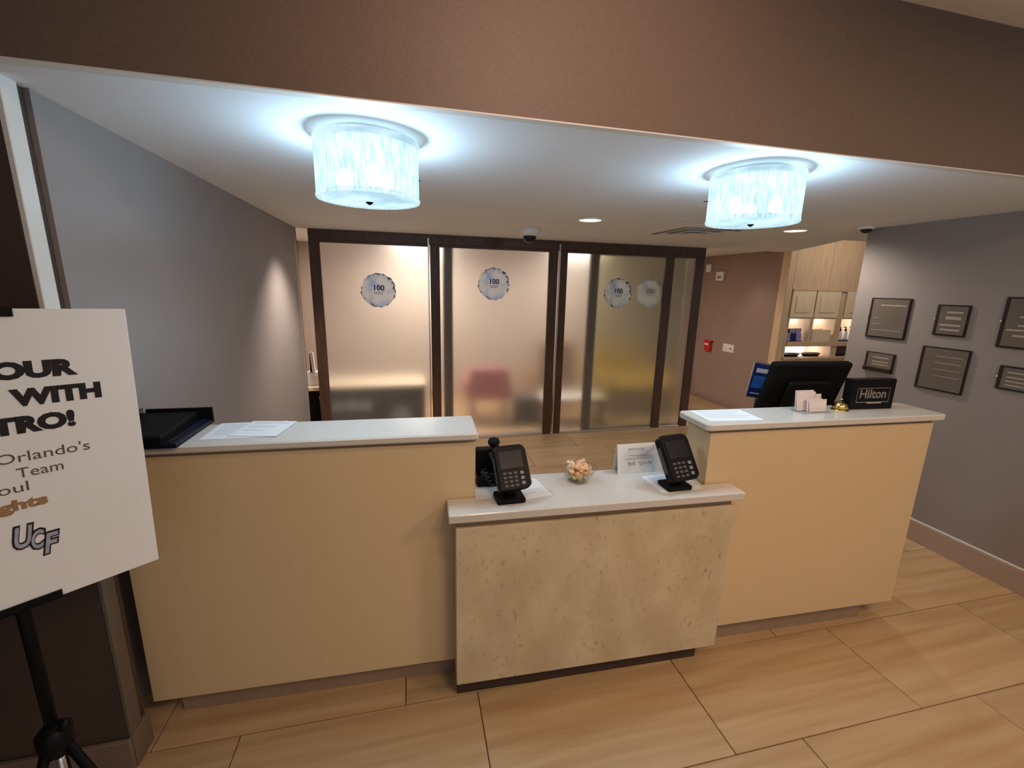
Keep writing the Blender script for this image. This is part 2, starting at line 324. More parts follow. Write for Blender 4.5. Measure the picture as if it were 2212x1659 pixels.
# lobby ceiling and the deep brown bulkhead over the desk
lc = struct('ceiling_lobby', B(-1.6, 5.5, -1.6, 1.41, 2.70, 2.76), 'ceil2')
struct('wall_bulkhead', B(-1.5, 6.5, 1.41, 1.44, ZC, 2.72, bev=.0), 'brown')
struct('trim_2', B(-.965, 3.48, 1.407, 1.44, ZC - .002, ZC + .002), 'trim')
# left pilaster with cream corner bead, left wall
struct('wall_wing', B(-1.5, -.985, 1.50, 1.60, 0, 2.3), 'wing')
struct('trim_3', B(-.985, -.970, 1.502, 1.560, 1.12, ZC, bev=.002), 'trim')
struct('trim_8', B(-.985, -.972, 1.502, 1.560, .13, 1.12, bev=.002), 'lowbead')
struct('wall_left_lower', B(-1.14, -1.101, 1.60, 1.87, 0, 1.225), 'taupe')
struct('wall_left', B(-1.1, -.97, 1.87, 4.66, 0, ZC + .03), 'taupe')
struct('wall_left_upper', B(-1.1, -.97, 1.60, 1.87, 1.225, ZC + .03), 'taupe')
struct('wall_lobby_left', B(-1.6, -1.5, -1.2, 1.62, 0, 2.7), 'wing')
struct('wall_office_left', B(-1.45, -1.35, 4.66, 7.0, 0, 2.3), 'mauve')
struct('wall_office_front', B(-1.45, -.97, 4.64, 4.665, 0, 2.3), 'mauve')
struct('wall_back', B(-1.5, 4.75, 6.6, 6.7, 0, 2.3), 'office')
struct('wall_far_right', B(4.64, 4.74, 4.72, 6.7, 0, 2.3), 'mauve')
struct('trim_4', B(4.60, 4.70, 4.60, 4.72, 0, ZC + .3, bev=.006), 'oak')
struct('wall_right', B(3.482, 3.60, -.6, 2.80, 0, ZC + .02), 'taupe')
struct('wall_pantry_right', B(6.6, 6.7, 2.8, 5.0, 0, 2.65), 'mauve')
# baseboards
def baseboard(name, x0, x1, y0, y1, h=.155):
    o = struct(name, B(x0, x1, y0, y1, 0, h - .012, bev=.002), 'base')
    cx = .004
    box2 = B(x0 + (cx if x1 - x0 < .05 else 0), x1, y0, y1, h - .012, h, bev=.003)
    obj('cap_moulding', box2, 'trim', o); return o
baseboard('baseboard_right', 3.464, 3.481, -.5, 2.80)
struct('baseboard_wing', B(-1.5, -.972, 1.482, 1.499, 0, .13, bev=.003), 'base2')
struct('baseboard_wing_return', B(-.984, -.968, 1.50, 1.60, 0, .13, bev=.003), 'base2')
struct('baseboard_lobby_left', B(-1.499, -1.483, -.5, 1.48, 0, .13, bev=.003), 'base2')
struct('baseboard_left', B(-.969, -.955, 1.88, 4.64, 0, .13, bev=.003), 'base')
struct('baseboard_back', B(-1.34, 4.6, 6.584, 6.599, 0, .13, bev=.003), 'base')

# ------------------------------------------------------------------ sliding frosted screen
YP = 4.688
struct('trim_5', B(-.87, 3.46, YP - .02, YP + .16, 2.10, ZC, bev=.004), 'door')       # header beam
struct('trim_6', B(-.87, 3.46, YP - .012, YP + .15, 0, .012), 'metal')                   # floor track
def stile(p, x0, x1, y0=YP - .016, y1=YP + .024, z0=.013, z1=2.10): return obj('stile', B(x0, x1, y0, y1, z0, z1, bev=.004), 'door', p)
def decal(pane, x, z, y, lab):
    bm = bmesh.new(); n = 40
    ring = [bm.verts.new((.168 * (1 + .06 * math.sin(i * 5.3) * math.sin(i * 1.7)) * math.cos(2 * PI * i / n), 0, .168 * (1 + .03 * math.sin(i * 4.1)) * math.sin(2 * PI * i / n))) for i in range(n)]
    f = bm.faces.new(ring); ex = bmesh.ops.extrude_face_region(bm, geom=[f]); bmesh.ops.translate(bm, vec=(0, -.0015, 0), verts=[v for v in ex['geom'] if isinstance(v, bmesh.types.BMVert)])
    bmesh.ops.recalc_face_normals(bm, faces=bm.faces)
    return bm
def door(nm, xs, glass, y=YP, rear=False, dec=None):
    p = struct(nm, loc=(0, 0, 0)); p['label'] = {'door_1': 'sliding frosted glass door at the left end', 'door_2': 'frosted glass door with wide middle stile', 'door_3': 'right sliding frosted glass door',
        'door_4': 'narrow clear-edged sidelight at the right end', 'door_5': 'second frosted door stacked behind the right one'}[nm]
    yo = y - YP
    for a, b_ in xs: stile(p, a, b_, YP - .016 + yo, YP + .024 + yo)
    gx0, gx1 = glass
    obj('rail', B(gx0, gx1, YP - .012 + yo, YP + .02 + yo, 2.075, 2.10, bev=.002), 'door', p)
    obj('bottom_rail', B(gx0, gx1, YP - .012 + yo, YP + .02 + yo, .013, .03, bev=.002), 'metal', p)
    gp = obj('glass_panel', B(gx0 - .0, gx1 + .0, YP + .0 + yo, YP + .008 + yo, .03, 2.075), 'frost2' if rear else 'frost', p)
    if dec:
        d = obj('round_decal', decal(None, 0, 0, 0, ''), 'decal', gp, loc=(dec[0], YP + yo - .001, dec[1]))
        text('decal_number', '100', .075, 'navy', gp, (dec[0], YP + yo - .003, dec[1] - .0), rot=(PI / 2, 0, 0), bold=.0022, align='CENTER')
        text('decal_caption', 'YEARS', .026, 'navy', gp, (dec[0], YP + yo - .003, dec[1] - .035), rot=(PI / 2, 0, 0), align='CENTER') if False else None
        for k in range(2):
            obj('decal_rule', B(dec[0] - .05 + .008 * k, dec[0] + .05 - .01 * k, YP + yo - .0035, YP + yo - .0028, dec[1] - .022 - .016 * k, dec[1] - .017 - .016 * k), 'navy', gp)
    return p
door('door_1', [(-.87, -.772)], (-.772, .243), dec=(-.248, 1.635))
obj('edge_seal', B(.243, .256, YP - .022, YP + .02, .03, 2.16), 'metal', bpy.data.objects['door_1'])
door('door_2', [(.268, .362), (1.535, 1.635)], (.362, 1.535), dec=(.931, 1.725))
obj('edge_seal', B(1.645, 1.657, YP - .022, YP + .02, .03, 2.16), 'metal', bpy.data.objects['door_2'])
door('door_3', [(1.667, 1.745), (2.955, 3.06)], (1.745, 2.955), dec=(2.378, 1.655))
door('door_4', [(3.352, 3.46)], (3.066, 3.352))
door('door_5', [(2.05, 2.16)], (2.16, 3.30), y=YP + .085, rear=True, dec=(2.83, 1.66))
struct('trim_7', B(.40, .50, YP + .07, YP + .11, .013, 2.10, bev=.004), 'door')       # post behind door 2

# ------------------------------------------------------------------ the three desk units
def slab(poly, z0, z1, bev=.006): return prism(poly, z0, z1, bev=bev)
L = thing('reception_counter', 'high cream counter at left, behind the easel sign', 'counter', cl(-1.047, 1.615), ANG)
LX = 1.247
obj('body', B(0, LX - .01, 0, .205, .11, 1.105, bev=.002), 'lam', L)
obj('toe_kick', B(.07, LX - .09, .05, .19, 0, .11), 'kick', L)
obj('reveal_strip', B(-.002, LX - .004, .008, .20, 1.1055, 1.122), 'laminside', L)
obj('countertop', slab([(-.02, -.03), (LX, -.03), (LX, .21), (-.02, .21)], 1.122, 1.151), 'quartz', L)
R = thing('reception_counter', 'high cream counter at right, carrying the black logo block and bell', 'counter', cl(1.205, 1.587), ANG)
obj('body', B(0, 1.213, 0, .17, .11, 1.105, bev=.002), 'lam', R)
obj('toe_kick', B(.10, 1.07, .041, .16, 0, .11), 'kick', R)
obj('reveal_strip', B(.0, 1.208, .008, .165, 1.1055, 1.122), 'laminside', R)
def rounded(x0, x1, y0, y1, r):
    p = []
    for cx, cy, a0 in ((x1 - r, y0 + r, -90), (x1 - r, y1 - r, 0), (x0 + r, y1 - r, 90), (x0 + r, y0 + r, 180)):
        for k in range(5): a = math.radians(a0 + k * 22.5); p.append((cx + r * math.cos(a), cy + r * math.sin(a)))
    return p
obj('countertop', slab(rounded(-.04, 1.247, -.027, .197, .02), 1.122, 1.151, .004), 'quartz', R)
Mi = thing('reception_counter', 'low middle counter faced with flecked stone', 'counter', cl(.105, 1.506), ANG)
obj('body', B(0, 1.196, .012, .078, .0895, .80, bev=.002), 'lam', Mi)
obj('stone_panel', B(0, 1.196, -.004, .012, .0895, .803, bev=.002), 'stone', Mi)
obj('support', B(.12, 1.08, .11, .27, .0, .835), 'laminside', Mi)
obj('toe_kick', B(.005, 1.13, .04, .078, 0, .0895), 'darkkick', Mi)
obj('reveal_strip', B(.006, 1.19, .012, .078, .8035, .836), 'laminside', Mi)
obj('countertop', slab([(-.028, -.026), (1.222, -.026), (1.222, .076), (1.085, .076), (1.085, .29), (.112, .29), (.112, .106), (-.028, .106)], .836, .871, .004), 'quartz', Mi)
D = thing('staff_desk', 'worktop behind the right counter carrying the black monitor', 'desk', cl(1.6, 1.80), ANG)
obj('desk_top', B(0, .86, 0, .5, .735, .76, bev=.003), 'cream', D)
for x in (.02, .81):
    for y in (.02, .45): obj('leg', B(x, x + .03, y, y + .03, 0, .735), 'metal', D)

# ------------------------------------------------------------------ things on the left counter
ct = 1.151
t = thing('letter_tray', 'black tray with raised rear lip at the left counter end', 'tray', cl(-.985, 1.69, ct), ANG + .02)
bm = B(-.13, .17, -.13, .165, 0, .006, bev=.002); box(bm, -.13, .17, .155, .165, .004, .062); box(bm, -.13, -.12, -.13, .165, .004, .05)
obj('tray_shell', bm, 'black', t)
obj('folder', B(-.115, .125, -.115, .15, .008, .045, bev=.006, mtx=Matrix.Rotation(.05, 4, 'X')), 'blackm', t)
bm = prism([(.118, -.125), (.168, -.125), (.168, .15), (.118, .15)], .006, .014); box(bm, .14, .15, -.12, .15, .014, .02)
obj('ridge', bm, 'navyb', t)
def sheet(label, x, y, z, sx, sy, rz, lines=6, group=None, curl=.0):
    t = tag(obj('paper_sheet', B(-sx / 2, sx / 2, -sy / 2, sy / 2, 0, .0012), 'paper', loc=cl(x, y, z), rot=(0, 0, ANG + rz)), label, 'paper', group)
    for i in range(lines):
        yy = sy / 2 - .025 - i * (sy - .05) / max(lines, 1)
        obj('print_line', B(-sx / 2 + .02, sx / 2 - .02 - .03 * ((i * 7) % 3), yy - .002, yy + .001, .0012, .0016), 'print', t)
    return t
sheet('printed sheet lying beside the black tray on the left counter', -.66, 1.735, ct + .0005, .24, .19, .02, 7)
sheet('second sheet fanned out to the right on the left counter', -.60, 1.738, ct + .0028, .17, .18, -.14, 3)
# ------------------------------------------------------------------ things on the right counter
sheet('white sheet at the left end of the right counter', 1.34, 1.683, ct + .0005, .26, .17, -.05, 5)
s = thing('logo_block', 'black upright block with silver framed lettering on the right counter', 'sign', cl(2.15, 1.71, ct), ANG - .02)
obj('block', B(-.122, .128, -.02, .03, 0, .15, bev=.003), 'black', s)
bm = B(-.095, .095, -.0225, -.0205, .106, .109); box(bm, -.095, .095, -.0225, -.0205, .036, .039); box(bm, -.095, -.092, -.0225, -.0205, .036, .109); box(bm, .092, .095, -.0225, -.0205, .036, .109)
obj('frame_line', bm, 'steel', s)
text('lettering', 'Hilton', .062, 'steel', s, (.0, -.0205, .058), rot=(PI / 2, 0, 0), bold=.0016, align='CENTER', ext=.0008)
bm = B(-.03, .055, -.0225, -.0205, .03, .036); obj('tagline', bm, 'metal', s)
bl = thing('service_bell', 'small brass service bell between the card holder and the black block', 'bell', cl(1.975, 1.695, ct), ANG)
obj('base', lathe([(.036, 0), (.037, .004), (.03, .007), (.012, .009), (.01, .012)], 28), 'brass', bl, True)
obj('dome', lathe([(.033, .012), (.032, .02), (.027, .032), (.017, .040), (.004, .044), (0, .044)], 28), 'brass', bl, True)
obj('plunger', lathe([(.003, .044), (.003, .052), (.007, .053), (.007, .058), (0, .060)], 16), 'brass', bl, True)
ch = thing('card_holder', 'clear holder with fanned ivory cards in front of the monitor', 'card holder', cl(1.80, 1.69, ct), ANG)
bm = B(-.075, .085, -.04, .03, 0, .004); box(bm, -.075, .085, -.042, -.039, 0, .03); box(bm, -.077, -.074, -.04, .03, 0, .05); box(bm, -.075, .085, .03, .033, 0, .085)
obj('holder', bm, 'acryl', ch)
def leaning(y, z, a): return Matrix.Translation((0, y, z)) @ Matrix.Rotation(a, 4, 'X')
for k, (x0, x1, y, h, a) in enumerate(((-.072, .03, .015, .095, -.12), (-.068, .036, .008, .088, -.15), (.03, .062, .006, .078, -.1), (-.03, .055, -.012, .060, -.16), (-.022, .066, -.02, .052, -.2), (.04, .082, -.008, .055, -.12))):
    c = tag(obj('card', B(x0, x1, -.001, .001, 0, h, mtx=leaning(y, .005, a)), 'cardw', loc=cl(1.80, 1.69, ct), rot=(0, 0, ANG)), 'ivory card in the clear holder, ' + ('tallest and rearmost at left', 'just in front of the tallest', 'narrow one at the rear right', 'in the front row at left', 'frontmost and shortest of the wide ones', 'narrow one at the front right')[k], 'card', 'ivory cards in the holder')
mo = thing('computer_monitor', 'black monitor seen from behind over the right counter', 'monitor', cl(2.0, 1.965, .725), ANG - .03)
mt_ = Matrix.Translation((0, 0, .46)) @ Matrix.Rotation(.30, 4, 'X') @ Matrix.Translation((0, 0, -.46))
obj('housing', B(-.232, .232, -.03, .015, .285, .635, bev=.008, mtx=mt_), 'blackm', mo)
obj('rear_bulge', B(-.13, .13, -.055, -.028, .33, .54, bev=.012, mtx=mt_), 'blackm', mo)
obj('screen', B(-.22, .22, .0152, .018, .30, .62, mtx=mt_), 'screen', mo)
obj('neck', B(-.035, .035, .0, .03, .05, .40, bev=.004), 'black', mo)
obj('foot', B(-.12, .12, -.10, .09, .0352, .05, bev=.006), 'black', mo)
sh = thing('sign_holder', 'blue leaflet in a tall holder left of the monitor', 'sign', cl(1.885, 2.14, .76), ANG + .05)
obj('base', B(-.06, .06, -.05, .05, 0, .012, bev=.003), 'metal', sh)
obj('stem', B(-.008, .008, -.004, .0, .012, .345), 'metal', sh)
ms = Matrix.Translation((0, -.004, .35)) @ Matrix.Rotation(.16, 4, 'Y')
obj('frame', B(-.075, .075, 0, .006, -.01, .20, bev=.002, mtx=ms), 'metal', sh)
lf = obj('leaflet', B(-.068, .068, -.003, 0, 0, .19, mtx=ms), 'blue', sh)
obj('leaflet_photo', B(-.058, .058, -.0045, -.0032, .05, .12, mtx=ms), 'bluel', lf); obj('leaflet_title', B(-.05, .03, -.0045, -.0032, .14, .165, mtx=ms), 'print', lf); obj('leaflet_caption', B(-.055, .02, -.0045, -.0032, .015, .022, mtx=ms), 'print', lf)

# ------------------------------------------------------------------ things on the middle counter
mt = .871
def terminal(label, x, y, rz, hrz, tilt=-.62, k=1.0):
    t = thing('card_terminal', label, 'card reader', cl(x, y, mt), ANG + rz, group='card terminals on the middle counter')
    obj('base', B(-.058, .058, -.045, .045, 0, .022, bev=.008, seg=2), 'blackm', t)
    obj('stem', tube([(0, .0, .018), (0, .005, .05), (0, .02, .085)], .026, 12, r2=.020), 'black', t, True)
    mh = Matrix.Translation((.01, .015, .123)) @ Matrix.Scale(k, 4) @ Matrix.Rotation(hrz, 4, 'Z') @ Matrix.Rotation(-tilt + .35, 4, 'X')
    prof = [(-.062, -.085), (.05, -.085), (.068, -.07), (.068, .07), (.058, .09), (-.058, .09), (-.068, .078), (-.068, -.07)]
    b_ = prism(prof, -.018, .018, bev=.004); b_.transform(mh); h = obj('housing', b_, 'black', t)
    obj('display', B(-.05, .046, .0, .068, .0182, .0195, mtx=mh), 'screen', t)
    bm = bmesh.new()
    for r in range(4):
        for c in range(3): box(bm, -.046 + c * .022, -.031 + c * .022, -.072 + r * .016, -.063 + r * .016, .018, .021, mtx=mh)
    obj('keypad', bm, 'key', t)
    bm = bmesh.new()
    for r in range(3): box(bm, .026, .04, -.068 + r * .02, -.056 + r * .02, .018, .022, mtx=mh)
    obj('function_keys', bm, 'keyl', t)
    b_ = B(-.05, .05, .088, .094, -.006, .010, mtx=mh); obj('card_slot', b_, 'blackm', t)
    b_ = B(-.07, -.066, -.05, .05, -.012, .008, mtx=mh); obj('side_rail', b_, 'key', t)
    return t
terminal('black card terminal beside the desk phone at the left of the middle counter', .323, 1.575, .05, .12)
terminal('black card terminal in front of the tent card, at the right of the middle counter', 1.05, 1.575, .05, .14, k=1.12)
ph = thing('desk_phone', 'black desk phone wedged behind the left card terminal', 'phone', cl(.262, 1.745, mt), ANG)
bm = prism([(-.052, -.05), (.055, -.05), (.055, .045), (-.052, .045)], 0, .05, bev=.004); box(bm, -.052, .05, .0, .045, .04, .15, bev=.006)
obj('body', bm, 'black', ph)
obj('handset', tube([(.03, -.02, .06), (.034, -.03, .10), (.03, -.02, .15), (.02, 0, .185)], .018, 10), 'blackm', ph, True)
obj('earpiece', lathe([(0, -.012), (.022, -.012), (.026, 0), (.02, .014), (0, .018)], 20, c=(.022, -.005, .185)), 'blackm', ph, True)
cpts = [(-.03 + .012 * math.cos(k * 1.1) + .0016 * k, -.055 + .004 * math.sin(k * 1.1), .085 - .0032 * k) for k in range(24)]
obj('coiled_cord', tube(cpts, .0022, 6), 'key', ph, True)
obj('cord', tube([(.0, -.035, .15), (.012, -.045, .11), (.03, -.055, .07), (.036, -.058, .045)], .0022, 6), 'key', ph, True)
bm = bmesh.new()
for r in range(3):
    for c in range(3): box(bm, -.035 + c * .02, -.022 + c * .02, -.04 + r * .013, -.031 + r * .013, .05, .053)
obj('keypad', bm, 'key', ph)
sheet('blank sheet under the left card terminal', .255, 1.69, mt + .0005, .14, .19, .06, 0)
sheet('printed sheet to the right of the left card terminal', .43, 1.655, mt + .0005, .12, .17, .18, 5)
sheet('printed sheet lying under the right card terminal', 1.06, 1.62, mt + .0005, .20, .17, .08, 8)
tc = thing('tent_card', 'folded white tent card with handwriting behind the right card terminal', 'card', cl(.972, 1.765, mt), ANG + .02)
bm = B(-.112, .112, -.0008, .0008, 0, .137, mtx=Matrix.Translation((0, -.028, 0)) @ Matrix.Rotation(-.20, 4, 'X')); obj('front_leaf', bm, 'paper', tc)
bm = B(-.112, .112, -.0008, .0008, 0, .137, mtx=Matrix.Translation((0, .028, 0)) @ Matrix.Rotation(.20, 4, 'X')); obj('rear_leaf', bm, 'paper', tc)
def scrib(x0, x1, z, amp, n, r=.0008):
    pts = []
    for i in range(n + 1):
        x = x0 + (x1 - x0) * i / n; zz = z + amp * math.sin(i * 2.3) * (1 + .4 * math.sin(i * .9)); pts.append((x, -.0305 + zz * math.tan(.20), zz))
    return pts
rr = random.Random(3)
bm = tube(scrib(-.06, .02, .112, .004, 26), .0007, 4); tube(scrib(-.055, .045, .083, .0015, 30), .0008, 4, bm); tube(scrib(-.075, .06, .068, .002, 44), .0008, 4, bm)
tube(scrib(-.02, .07, .078, .0016, 26), .0006, 4, bm)
obj('handwriting', bm, 'inkgrey', tc)
bm = tube(scrib(-.06, -.025, .045, .009, 10), .001, 4); tube(scrib(-.01, .06, .046, .008, 12), .001, 4, bm)
obj('signature', bm, 'inkgrey', tc)
bm = tube([(.03 + .04 * math.cos(a), -.031 + (.125 - .03 * math.sin(a)) * math.tan(.2), .125 - .03 * math.sin(a)) for a in [k * .12 for k in range(14)]], .0009, 4)
obj('red_flourish', bm, 'red', tc)
bo = thing('glass_bowl', 'small flared glass bowl of wrapped sweets on the middle counter', 'bowl', cl(.655, 1.70, mt), ANG)
obj('bowl', lathe([(0, 0), (.040, 0), (.048, .006), (.064, .035), (.078, .062), (.082, .066), (.076, .064), (.060, .038), (.044, .010), (0, .006)], 36), 'bowl', bo, True)
sw = []
for i in range(26):
    lay = 0 if i < 8 else (1 if i < 18 else 2); n_ = (8, 10, 8)[lay]; rad = (.022, .035, .032)[lay]; a = 2 * PI * (i % n_) / n_ + lay * .5
    if i in (7, 17, 25): rad = 0
    x, y, z = .655 + rad * math.cos(a), 1.70 + rad * math.sin(a), mt + (.024, .046, .070)[lay] + rr.uniform(-.002, .006)
    if not sw:
        t = bpy.data.objects.new('wrapped_sweet', None); COL.objects.link(t); sw.append(t)
        s1 = obj('sweet', lathe([(0, -.012), (.007, -.010), (.0115, -.003), (.0115, .004), (.007, .010), (0, .012)], 10), 'candy', t, True)
        s2 = obj('wrapper_twist', lathe([(.0115, -.024), (.002, -.013), (.002, -.011)], 8), 'candy2', t)
        s3 = obj('wrapper_twist', lathe([(.002, .011), (.002, .013), (.0115, .024)], 8), 'candy2', t)
    else:
        t = sw[0].copy(); COL.objects.link(t); sw.append(t)
        for c in (s1, s2, s3): d_ = c.copy(); COL.objects.link(d_); d_.parent = t
    t.location = cl(x, y, z); t.rotation_euler = (rr.uniform(0, 3), rr.uniform(0, 3), rr.uniform(0, 3))
    tag(t, 'peach wrapped sweet heaped in the glass bowl', 'sweet', 'wrapped sweets in the glass bowl')

# ------------------------------------------------------------------ ceiling fittings
def drum(label, x, y, Rr, zt, zb, rz):
    p = thing('drum_ceiling_lamp', label, 'ceiling lamp', (x, y, ZC), rz, group='drum lamps on the reception ceiling')
    h = zt - ZC; l = zb - ZC
    obj('canopy', lathe([(0, 0), (.13, 0), (.13, -.012), (.11, -.02), (0, -.02)], 40), 'white', p)
    for k in range(3):
        a = 2 * PI * k / 3 + .5; obj('bulb', lathe([(0, 0), (.012, -.004), (.026, -.03), (.030, -.05), (.022, -.072), (0, -.082)], 20, c=(.085 * math.cos(a), .085 * math.sin(a), l + .115)), 'bulb', p, True)
        point('drum_lamp_light', (x + .085 * math.cos(a + rz), y + .085 * math.sin(a + rz), zb + .065), LP_IN, COOL, .03)
    obj('shade', lathe([(Rr, h), (Rr + .003, h - .01), (Rr, l + .012), (Rr - .004, l + .012), (Rr - .002, h - .01), (Rr - .004, h)], 72) if False else ring(Rr, h, l), 'shade', p, True)
    obj('rim', lathe([(Rr - .006, l + .006), (Rr + .002, l + .004), (Rr + .004, l + .012), (Rr, l + .018), (Rr - .006, l + .012), (Rr - .006, l + .006)], 72), 'shade', p, True)
    obj('top_band', lathe([(Rr + .001, h), (Rr + .003, h - .004), (Rr + .003, h - .018), (Rr + .001, h - .022)], 72), 'disc', p, True)
    obj('diffuser', lathe([(0, l - .0), (Rr * .6, l + .0015), (Rr - .006, l + .007), (Rr - .006, l + .009), (0, l + .003)], 60), 'disc', p, True)
    obj('finial', lathe([(0, l - .010), (.006, l - .007), (.013, l - .002), (.013, l + .001), (0, l + .002)], 16), 'blackm', p, True)
    obj('fixing_screw', tube([(Rr - .002, .01, (h + l) / 2), (Rr + .02, .012, (h + l) / 2)], .002, 6), 'blackm', p)
    spot('drum_lamp_light', (x, y, zb - .03), LP_DN, COOL, 172, .5, rad=.12)
def ring(Rr, h, l):
    bm = bmesh.new(); n = 96; A, Bv, Cc, Dd = [], [], [], []
    for i in range(n):
        a = 2 * PI * i / n; w_ = .0012 * math.sin(i * 2.9); c, s_ = math.cos(a), math.sin(a)
        A.append(bm.verts.new(((Rr + w_) * c, (Rr + w_) * s_, h))); Bv.append(bm.verts.new(((Rr + w_) * c, (Rr + w_) * s_, l + .012)))
    for i in range(n): j = (i + 1) % n; bm.faces.new((A[i], A[j], Bv[j], Bv[i]))
    return bm
LP_IN, LP_DN = 14.5, 21.0
drum('drum lamp of spun glass on the ceiling over the left counter', -.11, 1.735, .173, 2.178, 1.982, .3)
drum('drum lamp of spun glass on the ceiling over the right counter', 1.455, 1.69, .179, 2.178, 1.984, 2.6)
def downlight(label, x, y):
    p = thing('recessed_downlight', label, 'downlight', (x, y, ZC), 0, group='recessed downlights')
    obj('trim_ring', lathe([(.080, 0), (.102, 0), (.102, -.004), (.090, -.008), (.080, -.004), (.080, 0)], 40), 'white', p, True)
    obj('lens', lathe([(0, -.001), (.080, -.001), (.080, -.003), (0, -.003)], 36), 'emit', p)
downlight('round recessed downlight right of the dome camera', 1.349, 3.184)
downlight('round recessed downlight below the right drum lamp', 3.08, 3.078)
dc = thing('dome_camera', 'white dome security camera with a black eye above the frosted screen', 'security camera', (1.076, 3.85, ZC), 0)
obj('housing', lathe([(0, 0), (.082, 0), (.085, -.012), (.082, -.055), (.066, -.062), (0, -.062)], 32), 'white', dc, True)
obj('dome', lathe([(.058, -.060), (.056, -.080), (.044, -.102), (.024, -.114), (0, -.118)], 28), 'screen', dc, True)
d2 = thing('dome_camera', 'small brown dome sensor where the ceiling meets the right wall end', 'security camera', (3.36, 2.72, ZC), 0)
obj('housing', lathe([(0, 0), (.055, 0), (.055, -.012), (.045, -.018), (0, -.018)], 24), 'ceil', d2, True)
obj('dome', lathe([(.038, -.017), (.034, -.032), (.018, -.044), (0, -.047)], 24), 'plaqueb', d2, True)
dt = thing('air_diffuser', 'square stepped air diffuser in the ceiling beside the right drum lamp', 'air vent', (2.38, 3.40, ZC), 0)
def sq(a, b_, z0, z1, bm=None):
    bm = bm or bmesh.new()
    vo = [bm.verts.new((sx * a, sy * a, z0)) for sx, sy in ((-1, -1), (1, -1), (1, 1), (-1, 1))]; vi = [bm.verts.new((sx * b_, sy * b_, z1)) for sx, sy in ((-1, -1), (1, -1), (1, 1), (-1, 1))]
    v2 = [bm.verts.new((sx * a, sy * a, z0 - .003)) for sx, sy in ((-1, -1), (1, -1), (1, 1), (-1, 1))]; v3 = [bm.verts.new((sx * b_, sy * b_, z1 - .003)) for sx, sy in ((-1, -1), (1, -1), (1, 1), (-1, 1))]
    for i in range(4):
        j = (i + 1) % 4; bm.faces.new((vo[i], vo[j], vi[j], vi[i])); bm.faces.new((v2[i], v2[j], v3[j], v3[i])); bm.faces.new((vo[i], vo[j], v2[j], v2[i])); bm.faces.new((vi[i], vi[j], v3[j], v3[i]))
    bmesh.ops.recalc_face_normals(bm, faces=bm.faces); return bm
obj('frame', sq(.34, .27, -.001, -.014), 'white', dt)
obj('backing', B(-.26, .26, -.26, .26, -.002, -.001), 'trim', dt)
obj('vane', sq(.235, .18, -.020, -.006), 'white', dt); obj('vane', sq(.165, .11, -.030, -.008), 'white', dt); obj('vane', sq(.10, .0, -.036, -.010), 'white', dt)

# ------------------------------------------------------------------ right wall plaques
def plaque(label, y1, y0, z0, z1, lines, pin=True, ledge=False):
    """y1 far edge, y0 near edge"""
    X = 3.482; w_ = y1 - y0; h = z1 - z0
    p = thing('wall_plaque', label, 'plaque', (X, (y0 + y1) / 2, z0), 0, group='engraved plaques on the right wall')
    obj('backing', B(-.012, -.0005, -w_ / 2, w_ / 2, 0, h, bev=.002), 'plaqueb', p)
    obj('face', B(-.020, -.0125, -w_ / 2 + .008, w_ / 2 - .024, .010, h - .010, bev=.002), 'plaque', p)
    for (z, a, b_, t_) in lines:
        obj('text_line', B(-.0212, -.0202, w_ / 2 - b_ * w_, w_ / 2 - a * w_, h * z - t_ / 2, h * z + t_ / 2), 'plaquet', p)
    if pin: obj('pin', lathe([(0, -.008), (.005, -.005), (.005, .005), (0, .008)], 10, c=(-.022, w_ / 2 - .004, h * .52)), 'clip', p, True)
    if ledge: obj('ledge', B(-.03, -.0125, -w_ / 2 + .004, w_ / 2 - .004, .004, .034, bev=.002), 'plaqueb', p)
    return p
plaque('upper left plaque nearest the passage, tall, with one engraved rule', 2.665, 2.385, 1.388, 1.682, [(.82, .3, .92, .008), (.5, .15, .3, .004), (.35, .15, .35, .004), (.2, .15, .9, .004)])
plaque('small upper plaque with four bright engraved lines, beside the tall one', 2.222, 2.040, 1.448, 1.650, [(.76, .35, .85, .012), (.58, .35, .82, .020), (.35, .2, .85, .012), (.2, .25, .85, .012)])
plaque('smallest plaque, low on the right wall above the black block', 2.628, 2.418, 1.135, 1.28, [(.74, .3, .85, .010), (.52, .3, .85, .008), (.38, .3, .85, .008)], False, True)
plaque('large dark plaque in the lower middle of the right wall', 2.258, 1.983, 1.080, 1.370, [(.8, .35, .9, .004), (.65, .35, .9, .004), (.5, .35, .9, .003), (.35, .35, .9, .003)], False)
plaque('large upper plaque cut off by the right picture edge', 1.880, 1.640, 1.412, 1.708, [(.62, .35, .8, .010), (.45, .35, .8, .010), (.36, .15, .5, .010), (.25, .3, .8, .012)])
plaque('low wide plaque cut off by the right picture edge', 1.832, 1.60, 1.166, 1.308, [(.75, .2, .85, .008), (.55, .2, .85, .008), (.38, .2, .85, .008), (.22, .2, .6, .008)])

